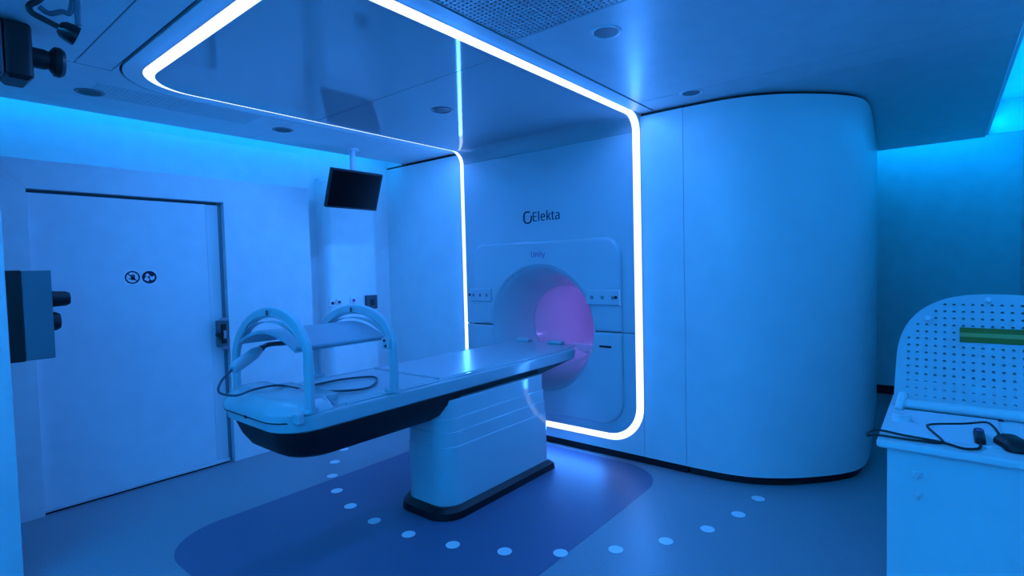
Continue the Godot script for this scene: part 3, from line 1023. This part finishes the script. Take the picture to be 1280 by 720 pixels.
func hand_pendant() -> void:
	var o := thing("hand_pendant", "pale hand control with a grey cable lying on the couch", "hand control", Vector3(-0.1, 0.89, 2.2))
	var D := -Vector3(-0.1, 0.89, 2.2)
	var a := Vector3(-0.21, 1.06, 2.576) + D
	var b := Vector3(-0.32, 1.132, 2.37) + D
	var l := a.distance_to(b)
	var t := PackedVector3Array()
	lathe(t, [[0.0, 0.0], [0.02, 0.0], [0.028, 0.012], [0.033, 0.05], [0.033, l - 0.05], [0.026, l - 0.02], [0.02, l], [0.0, l]], along(a, b), 20)
	commit("grip", t, M.coil, o)
	t = PackedVector3Array()
	var c := b + (b - a).normalized() * 0.02
	rod(t, b, c, 0.019, 16)
	commit("collar", t, M.blue_grey, o)
	t = PackedVector3Array()
	var wp := []
	for p in [Vector3(-0.21, 1.06, 2.576), Vector3(-0.185, 1.01, 2.645), Vector3(-0.10, 0.972, 2.69), Vector3(0.0, 0.962, 2.65), Vector3(-0.06, 0.962, 2.53), Vector3(-0.05, 0.96, 2.40), Vector3(-0.01, 0.905, 2.245), Vector3(0.131, 0.897, 2.116), Vector3(0.181, 0.896, 1.99), Vector3(0.061, 0.896, 1.838), Vector3(-0.067, 0.896, 1.78), Vector3(-0.16, 0.896, 1.924), Vector3(-0.164, 0.897, 2.10), Vector3(-0.12, 0.90, 2.20)]:
		wp.append(p + D)
	tube(t, wp, 0.0065, 8, 8)
	commit("cable", t, M.cable, o)
	t = PackedVector3Array()
	tube(t, [c, c + Vector3(-0.02, 0.012, -0.05), Vector3(-0.25, 1.16, 2.26) + D, Vector3(-0.12, 1.17, 2.20) + D], 0.014, 10, 6)
	commit("cable_sleeve", t, M.blue_grey, o)

func monitor() -> void:
	var o := thing("monitor", "black flat monitor tilted down on a ceiling pole near the wall", "monitor", Vector3(-1.50, CEIL, 0.83))
	var t := PackedVector3Array()
	rod(t, Vector3(-0.06, 0, 0.0), Vector3(-0.06, -0.34, 0.0), 0.026, 20)
	commit("pole", t, M.frame, o)
	t = PackedVector3Array()
	rod(t, Vector3(-0.06, 0.0, 0.0), Vector3(-0.06, -0.018, 0.0), 0.06, 24)
	commit("ceiling_plate", t, M.frame, o)
	# the panel faces +x and tips down
	var n := Vector3(0.335, -0.125, 0).normalized()
	var up := Vector3(0.125, 0.335, 0).normalized()
	var b := Basis(Vector3(0, 0, -1), up, n)
	var ctr := Vector3(-1.535, 2.33, 0.83) - o.position
	var xf := Transform3D(b, ctr)
	t = PackedVector3Array()
	plate(t, rrect(0.56, 0.362, 0.006, 3), xf, -0.035, 0.0, 0.004, true)
	commit("case", t, M.black, o)
	t = PackedVector3Array()
	plate(t, rrect(0.53, 0.33, 0.002, 2), xf, -0.001, 0.001)
	commit("screen", t, M.screen, o)
	t = PackedVector3Array()
	rod(t, ctr - n * 0.03, Vector3(-0.06, -0.33, 0.0), 0.03, 16)
	commit("tilt_arm", t, M.dark, o)

func service_column() -> void:
	var o := thing("service_column", "white rounded wall column with sockets behind the couch", "service column", Vector3(-2.13, 0, 0.5))
	var t := PackedVector3Array()
	plate(t, moved(rrect4(0.15, 0.62, [0.07, 0.0, 0.0, 0.07], 8), Vector2(0.075, 0)), Transform3D(UP, Vector3(0, 0, 0.07)), 0.0, 2.50, 0.03)
	commit("column_body", t, M.wall, o)
	bx("column_base", Vector3(0, 0, -0.23), Vector3(0.155, 0.06, 0.37), M.grey, o, 0.004)
	# sockets on the face: positions along z relative to the column
	for s in [[0.345, 1.262, 0.07, M.paper, M.black], [0.27, 1.268, 0.06, M.paper, M.blue_grey], [0.10, 1.275, 0.06, M.paper, M.mauve]]:
		var z: float = s[0] - 0.0
		var q := bx("socket", Vector3(0.148, s[1] - s[2] / 2, z - 0.03), Vector3(0.168, s[1] + s[2] / 2, z + 0.03), s[3], o, 0.005)
		bx("outlet", Vector3(0.166, s[1] - 0.018, z - 0.016), Vector3(0.176, s[1] + 0.008, z + 0.016), s[4], q, 0.003)
	var q2 := bx("socket_box", Vector3(0.145, 1.165, -0.185), Vector3(0.185, 1.31, -0.05), M.blue_grey, o, 0.006, "dark square socket box")
	bx("outlet", Vector3(0.184, 1.205, -0.145), Vector3(0.19, 1.265, -0.09), M.black, q2, 0.003)

func downlights() -> void:
	var specs := [
		[Vector3(1.477, CEIL, 1.456), "recessed downlight in the ceiling beside the perforated panel"],
		[Vector3(1.443, CEIL, 0.224), "recessed downlight in the ceiling above the curved machine cover"],
		[Vector3(-1.33, CEIL, 2.87), "recessed downlight in the ceiling by the slot above the door"],
		[Vector3(-1.35, CEIL, 1.62), "recessed downlight in the ceiling strip between monitor and door"],
		[Vector3(-0.01, CEIL - LED_H, 1.146), "recessed downlight in the glossy canopy over the couch"]]
	for s in specs:
		var o := thing("downlight", s[1], "downlight", s[0], "unlit ceiling downlights")
		var down := Transform3D(Basis(Vector3(1, 0, 0), Vector3(0, 0, 1), Vector3(0, -1, 0)), Vector3.ZERO)
		var t := PackedVector3Array()
		lathe(t, [[0.056, -0.002], [0.058, 0.002], [0.066, 0.006], [0.076, 0.004], [0.078, 0.0], [0.056, -0.002]], down, 40)
		commit("trim_ring", t, M.frame if s[0].x > 0.5 else M.grey, o)
		t = PackedVector3Array()
		lathe(t, [[0.0, 0.0005], [0.0565, 0.0005], [0.0565, 0.0025], [0.0, 0.0025]], down, 40)
		commit("lens", t, M.blue_grey if s[0].x > 0.5 else M.black, o)

func near_left() -> void:
	# control box on the end of the wall return
	var o := thing("wall_box", "dark wall-mounted box with two black knobs beside the door", "control box", Vector3(-0.97, 1.15, 3.27))
	bx("back_box", Vector3(-0.06, 0.0, 0.03), Vector3(0.068, 0.472, 0.0905), M.black, o, 0.004)
	bx("front_box", Vector3(-0.065, 0.003, -0.09), Vector3(0.062, 0.470, 0.03), M.box_face, o, 0.004)
	var t := PackedVector3Array()
	var kx := 0.01
	lathe(t, [[0.0, 0.0], [0.045, 0.0], [0.042, 0.02], [0.040, 0.065], [0.032, 0.082], [0.0, 0.084]], Transform3D(Basis(Vector3(1, 0, 0), Vector3(0, -1, 0), Vector3(0, 0, -1)), Vector3(kx, 0.315, -0.089)), 24)
	commit("knob", t, M.black, o)
	t = PackedVector3Array()
	lathe(t, [[0.0, 0.0], [0.052, 0.0], [0.050, 0.02], [0.040, 0.036], [0.0, 0.042]], Transform3D(Basis(Vector3(1, 0, 0), Vector3(0, -1, 0), Vector3(0, 0, -1)), Vector3(kx, 0.195, -0.089)), 24)
	commit("knob", t, M.black, o)
	# camera under the ceiling
	var c := thing("ceiling_camera", "dark box camera with a flared lens hood under the ceiling", "camera", Vector3(-0.45, CEIL, 3.305))
	var d := PackedVector3Array()
	box(d, Vector3(-0.10, -0.262, -0.015), Vector3(0.08, -0.012, 0.085), 0.02)
	commit("body", d, M.black, c)
	bx("side_cover", Vector3(-0.09, -0.262, 0.085), Vector3(0.085, -0.03, 0.24), M.blue_grey, c, 0.012)
	bx("mount", Vector3(-0.05, -0.02, 0.02), Vector3(0.03, 0.0, 0.12), M.black, c, 0.004)
	t = PackedVector3Array()
	lathe(t, [[0.0, 0.0], [0.045, 0.0], [0.045, 0.05], [0.040, 0.065], [0.066, 0.085], [0.068, 0.105], [0.058, 0.12], [0.048, 0.11], [0.0, 0.11]], Transform3D(Basis(Vector3(1, 0, 0), Vector3(0, -1, 0), Vector3(0, 0, -1)), Vector3(0, -0.135, -0.014)), 28)
	commit("lens", t, M.black, c)
	# plug on a ceiling cable
	var p := thing("hanging_plug", "black plug on a looped cable hanging from the ceiling", "cable", Vector3(0.05, CEIL, 3.25))
	t = PackedVector3Array()
	tube(t, [Vector3(0.0, 0.0, 0.05), Vector3(0.0, -0.06, 0.085), Vector3(0, -0.095, 0.118), Vector3(0, -0.12, 0.112), Vector3(0.0, -0.135, 0.075), Vector3(0.0, -0.15, 0.03)], 0.011, 10, 8)
	commit("cable", t, M.black_cable, p)
	t = PackedVector3Array()
	tube(t, [Vector3(0, -0.09, 0.09), Vector3(0.0, -0.105, 0.06), Vector3(0.0, -0.085, 0.02), Vector3(0.0, -0.08, -0.005), Vector3(0.0, 0.0, -0.02)], 0.010, 8, 8)
	commit("cable", t, M.cable, p)
	t = PackedVector3Array()
	lathe(t, [[0.0, 0.0], [0.020, 0.0], [0.034, 0.015], [0.040, 0.045], [0.040, 0.06], [0.034, 0.06], [0.03, 0.052], [0.0, 0.052]], along(Vector3(0.0, -0.148, 0.034), Vector3(0.0, -0.172, -0.03)), 24)
	commit("plug", t, M.black_gloss, p)
	t = PackedVector3Array()
	rod(t, Vector3(0, 0.0, -0.03), Vector3(0, -0.12, -0.03), 0.012, 14)
	commit("stem", t, M.box_face, p)

func cabinet() -> void:
	var o := thing("storage_cabinet", "white storage cabinet with a thin overhanging top and small hooks", "cabinet", Vector3(2.98, 0, 1.05))
	bx("body", Vector3(-0.352, 0.03, -0.55), Vector3(0.38, 0.925, 0.555), M.cover, o, 0.006)
	bx("plinth", Vector3(-0.33, 0.0, -0.53), Vector3(0.36, 0.03, 0.53), M.black, o)
	var t := PackedVector3Array()
	plate(t, rrect(0.77, 1.18, 0.012, 4), Transform3D(UP, Vector3(0.005, 0, 0.005)), 0.925, 0.95, 0.006, true)
	commit("top", t, M.cover, o)
	for y in [0.845, 0.775]:
		var hk := bx("hook", Vector3(-0.282, y - 0.012, 0.554), Vector3(-0.252, y + 0.012, 0.564), M.cover, o, 0.004)
		t = PackedVector3Array()
		tube(t, [Vector3(-0.267, y + 0.004, 0.563), Vector3(-0.267, y - 0.004, 0.583), Vector3(-0.265, y + 0.012, 0.592)], 0.007, 10, 6)
		commit("peg", t, M.cover, hk)
	board()
	# white reel
	var r := thing("tape_roll", "small white reel standing on the cabinet top", "tape roll", Vector3(2.655, 0.95, 1.335))
	t = PackedVector3Array()
	lathe(t, [[0.012, 0.0], [0.029, 0.0], [0.031, 0.003], [0.031, 0.027], [0.029, 0.03], [0.014, 0.03], [0.012, 0.027], [0.012, 0.0]], Transform3D(UP, Vector3.ZERO), 32)
	commit("roll", t, M.paper, r)
	t = PackedVector3Array()
	lathe(t, [[0.0, 0.0], [0.012, 0.0], [0.012, 0.02], [0.0, 0.02]], Transform3D(UP, Vector3.ZERO), 24)
	commit("core", t, M.black, r)
	# cable with a small remote
	var k := thing("wired_remote", "small black remote on a thin black cable on the cabinet", "remote", Vector3(2.88, 0.95, 1.44))
	var D := -k.position
	t = PackedVector3Array()
	var wp := []
	for p in [Vector3(2.93, 0.956, 1.36), Vector3(2.918, 0.956, 1.247), Vector3(2.898, 0.956, 1.215), Vector3(2.839, 0.956, 1.277), Vector3(2.75, 0.956, 1.345), Vector3(2.736, 0.956, 1.40), Vector3(2.775, 0.956, 1.54), Vector3(2.77, 0.956, 1.585), Vector3(2.69, 0.956, 1.60), Vector3(2.60, 0.956, 1.60), Vector3(2.568, 0.945, 1.585), Vector3(2.568, 0.945, 1.55), Vector3(2.60, 0.956, 1.535), Vector3(2.673, 0.956, 1.555), Vector3(2.777, 0.956, 1.575), Vector3(2.83, 0.956, 1.61), Vector3(2.868, 0.956, 1.585), Vector3(2.876, 0.958, 1.535)]:
		wp.append(p + D)
	tube(t, wp, 0.0042, 8, 8)
	commit("cable", t, M.black_cable, k)
	t = PackedVector3Array()
	stack(t, [[rrect(0.026, 0.15, 0.012, 5), 0.0], [rrect(0.030, 0.156, 0.014, 5), 0.008], [rrect(0.027, 0.15, 0.012, 5), 0.02], [rrect(0.016, 0.13, 0.007, 5), 0.025]], Transform3D(UP, Vector3(-0.004, 0, 0.01)))
	commit("body", t, M.black, k)
	bx("button", Vector3(-0.012, 0.024, -0.03), Vector3(0.006, 0.028, 0.0), M.mauve, k, 0.002)
	# mouse
	var m := thing("computer_mouse", "black computer mouse lying on the cabinet top", "mouse", Vector3(2.955, 0.95, 1.50))
	t = PackedVector3Array()
	var rs := []
	for q in [[0.066, 0.118, 0.0, 0.026], [0.072, 0.126, 0.008, 0.03], [0.069, 0.12, 0.02, 0.03], [0.055, 0.10, 0.032, 0.025], [0.034, 0.07, 0.038, 0.016]]:
		rs.append([rrect(q[0], q[1], q[3], 6), q[2]])
	stack(t, rs, Transform3D(Basis(Vector3.UP, 0.35) * UP, Vector3.ZERO))
	commit("shell", t, M.black, m)
	bx("wheel", Vector3(-0.024, 0.03, -0.042), Vector3(-0.014, 0.036, -0.018), M.grey, m, 0.002)

func board() -> void:
	var o := thing("perforated_board", "white perforated board with rounded top leaning back on the cabinet", "pegboard", Vector3(2.94, 0.95, 1.11))
	var lean := deg_to_rad(26)
	var b := Basis(Vector3(1, 0, 0), Vector3(0, cos(lean), -sin(lean)), Vector3(0, sin(lean), cos(lean)))
	var xf := Transform3D(b, Vector3(0, 0.012, 0))
	# outline: flat foot, sides rising into a wide round top
	var pl := PackedVector2Array([Vector2(-0.325, 0), Vector2(0.325, 0)])
	for i in 33:
		var a := PI * i / 32
		var c := cos(a)
		var s := sin(a)
		pl.append(Vector2(signf(c) * pow(absf(c), 0.80) * 0.32, 0.17 + pow(s, 0.80) * 0.335))
	var com := CSGCombiner3D.new()
	com.name = "panel"
	com.transform = xf
	o.add_child(com)
	var body := CSGPolygon3D.new()
	body.name = "sheet"
	body.polygon = pl
	body.depth = 0.012
	body.material = M.board
	com.add_child(body)
	var small := inset(pl, 0.022)
	var pitch := 0.0300
	for iy in 15:
		for ix in range(-10, 11):
			var q := Vector2(ix * pitch - 0.008, 0.045 + iy * 0.0315)
			if absf(q.x) < 0.305 and Geometry2D.is_point_in_polygon(q, small):
				var h := CSGCylinder3D.new()
				h.name = "hole_%03d" % (iy * 21 + ix + 10)
				h.radius = 0.0056
				h.height = 0.05
				h.sides = 8
				h.operation = CSGShape3D.OPERATION_SUBTRACTION
				h.rotation.x = PI / 2
				h.position = Vector3(q.x, q.y, -0.006)
				h.material = M.dark
				com.add_child(h)
	# rolled foot and base plate
	var t := PackedVector3Array()
	rod(t, Vector3(-0.29, 0.022, 0.012), Vector3(0.33, 0.022, 0.012), 0.02, 16, -1.0, 0.004)
	commit("foot_bar", t, M.cover, o)
	bx("base_plate", Vector3(-0.285, 0.0, 0.012), Vector3(0.0, 0.004, 0.42), M.paper, o, 0.0015)
	bx("foot_shadow", Vector3(-0.285, 0.0, 0.030), Vector3(0.015, 0.006, 0.036), M.dark, o, 0.001)  # dark strip painted in as the shadow line at the board foot
	t = PackedVector3Array()
	rod(t, Vector3(-0.305, 0.0, 0.04), Vector3(-0.29, 0.062, 0.0), 0.016, 14, -1.0, 0.003)
	commit("post", t, M.cover, o)
	for p in [Vector2(-0.215, 0.385), Vector2(-0.02, 0.475)]:
		t = PackedVector3Array()
		lathe(t, [[0.0, -0.012], [0.013, -0.012], [0.013, 0.008], [0.009, 0.014], [0.0, 0.014]], xf * Transform3D(Basis.IDENTITY, Vector3(p.x, p.y, 0.002)), 16)
		commit("clip", t, M.paper, o)
	# two yellow rulers with a pale strip between
	for r in [[0.330, 0.352, M.yellow], [0.312, 0.330, M.yellow_pale], [0.290, 0.312, M.yellow]]:
		t = PackedVector3Array()
		plate(t, rect(-0.11, r[0], 0.24, r[1]), xf, 0.0005, 0.006)
		commit("ruler", t, r[2], o)
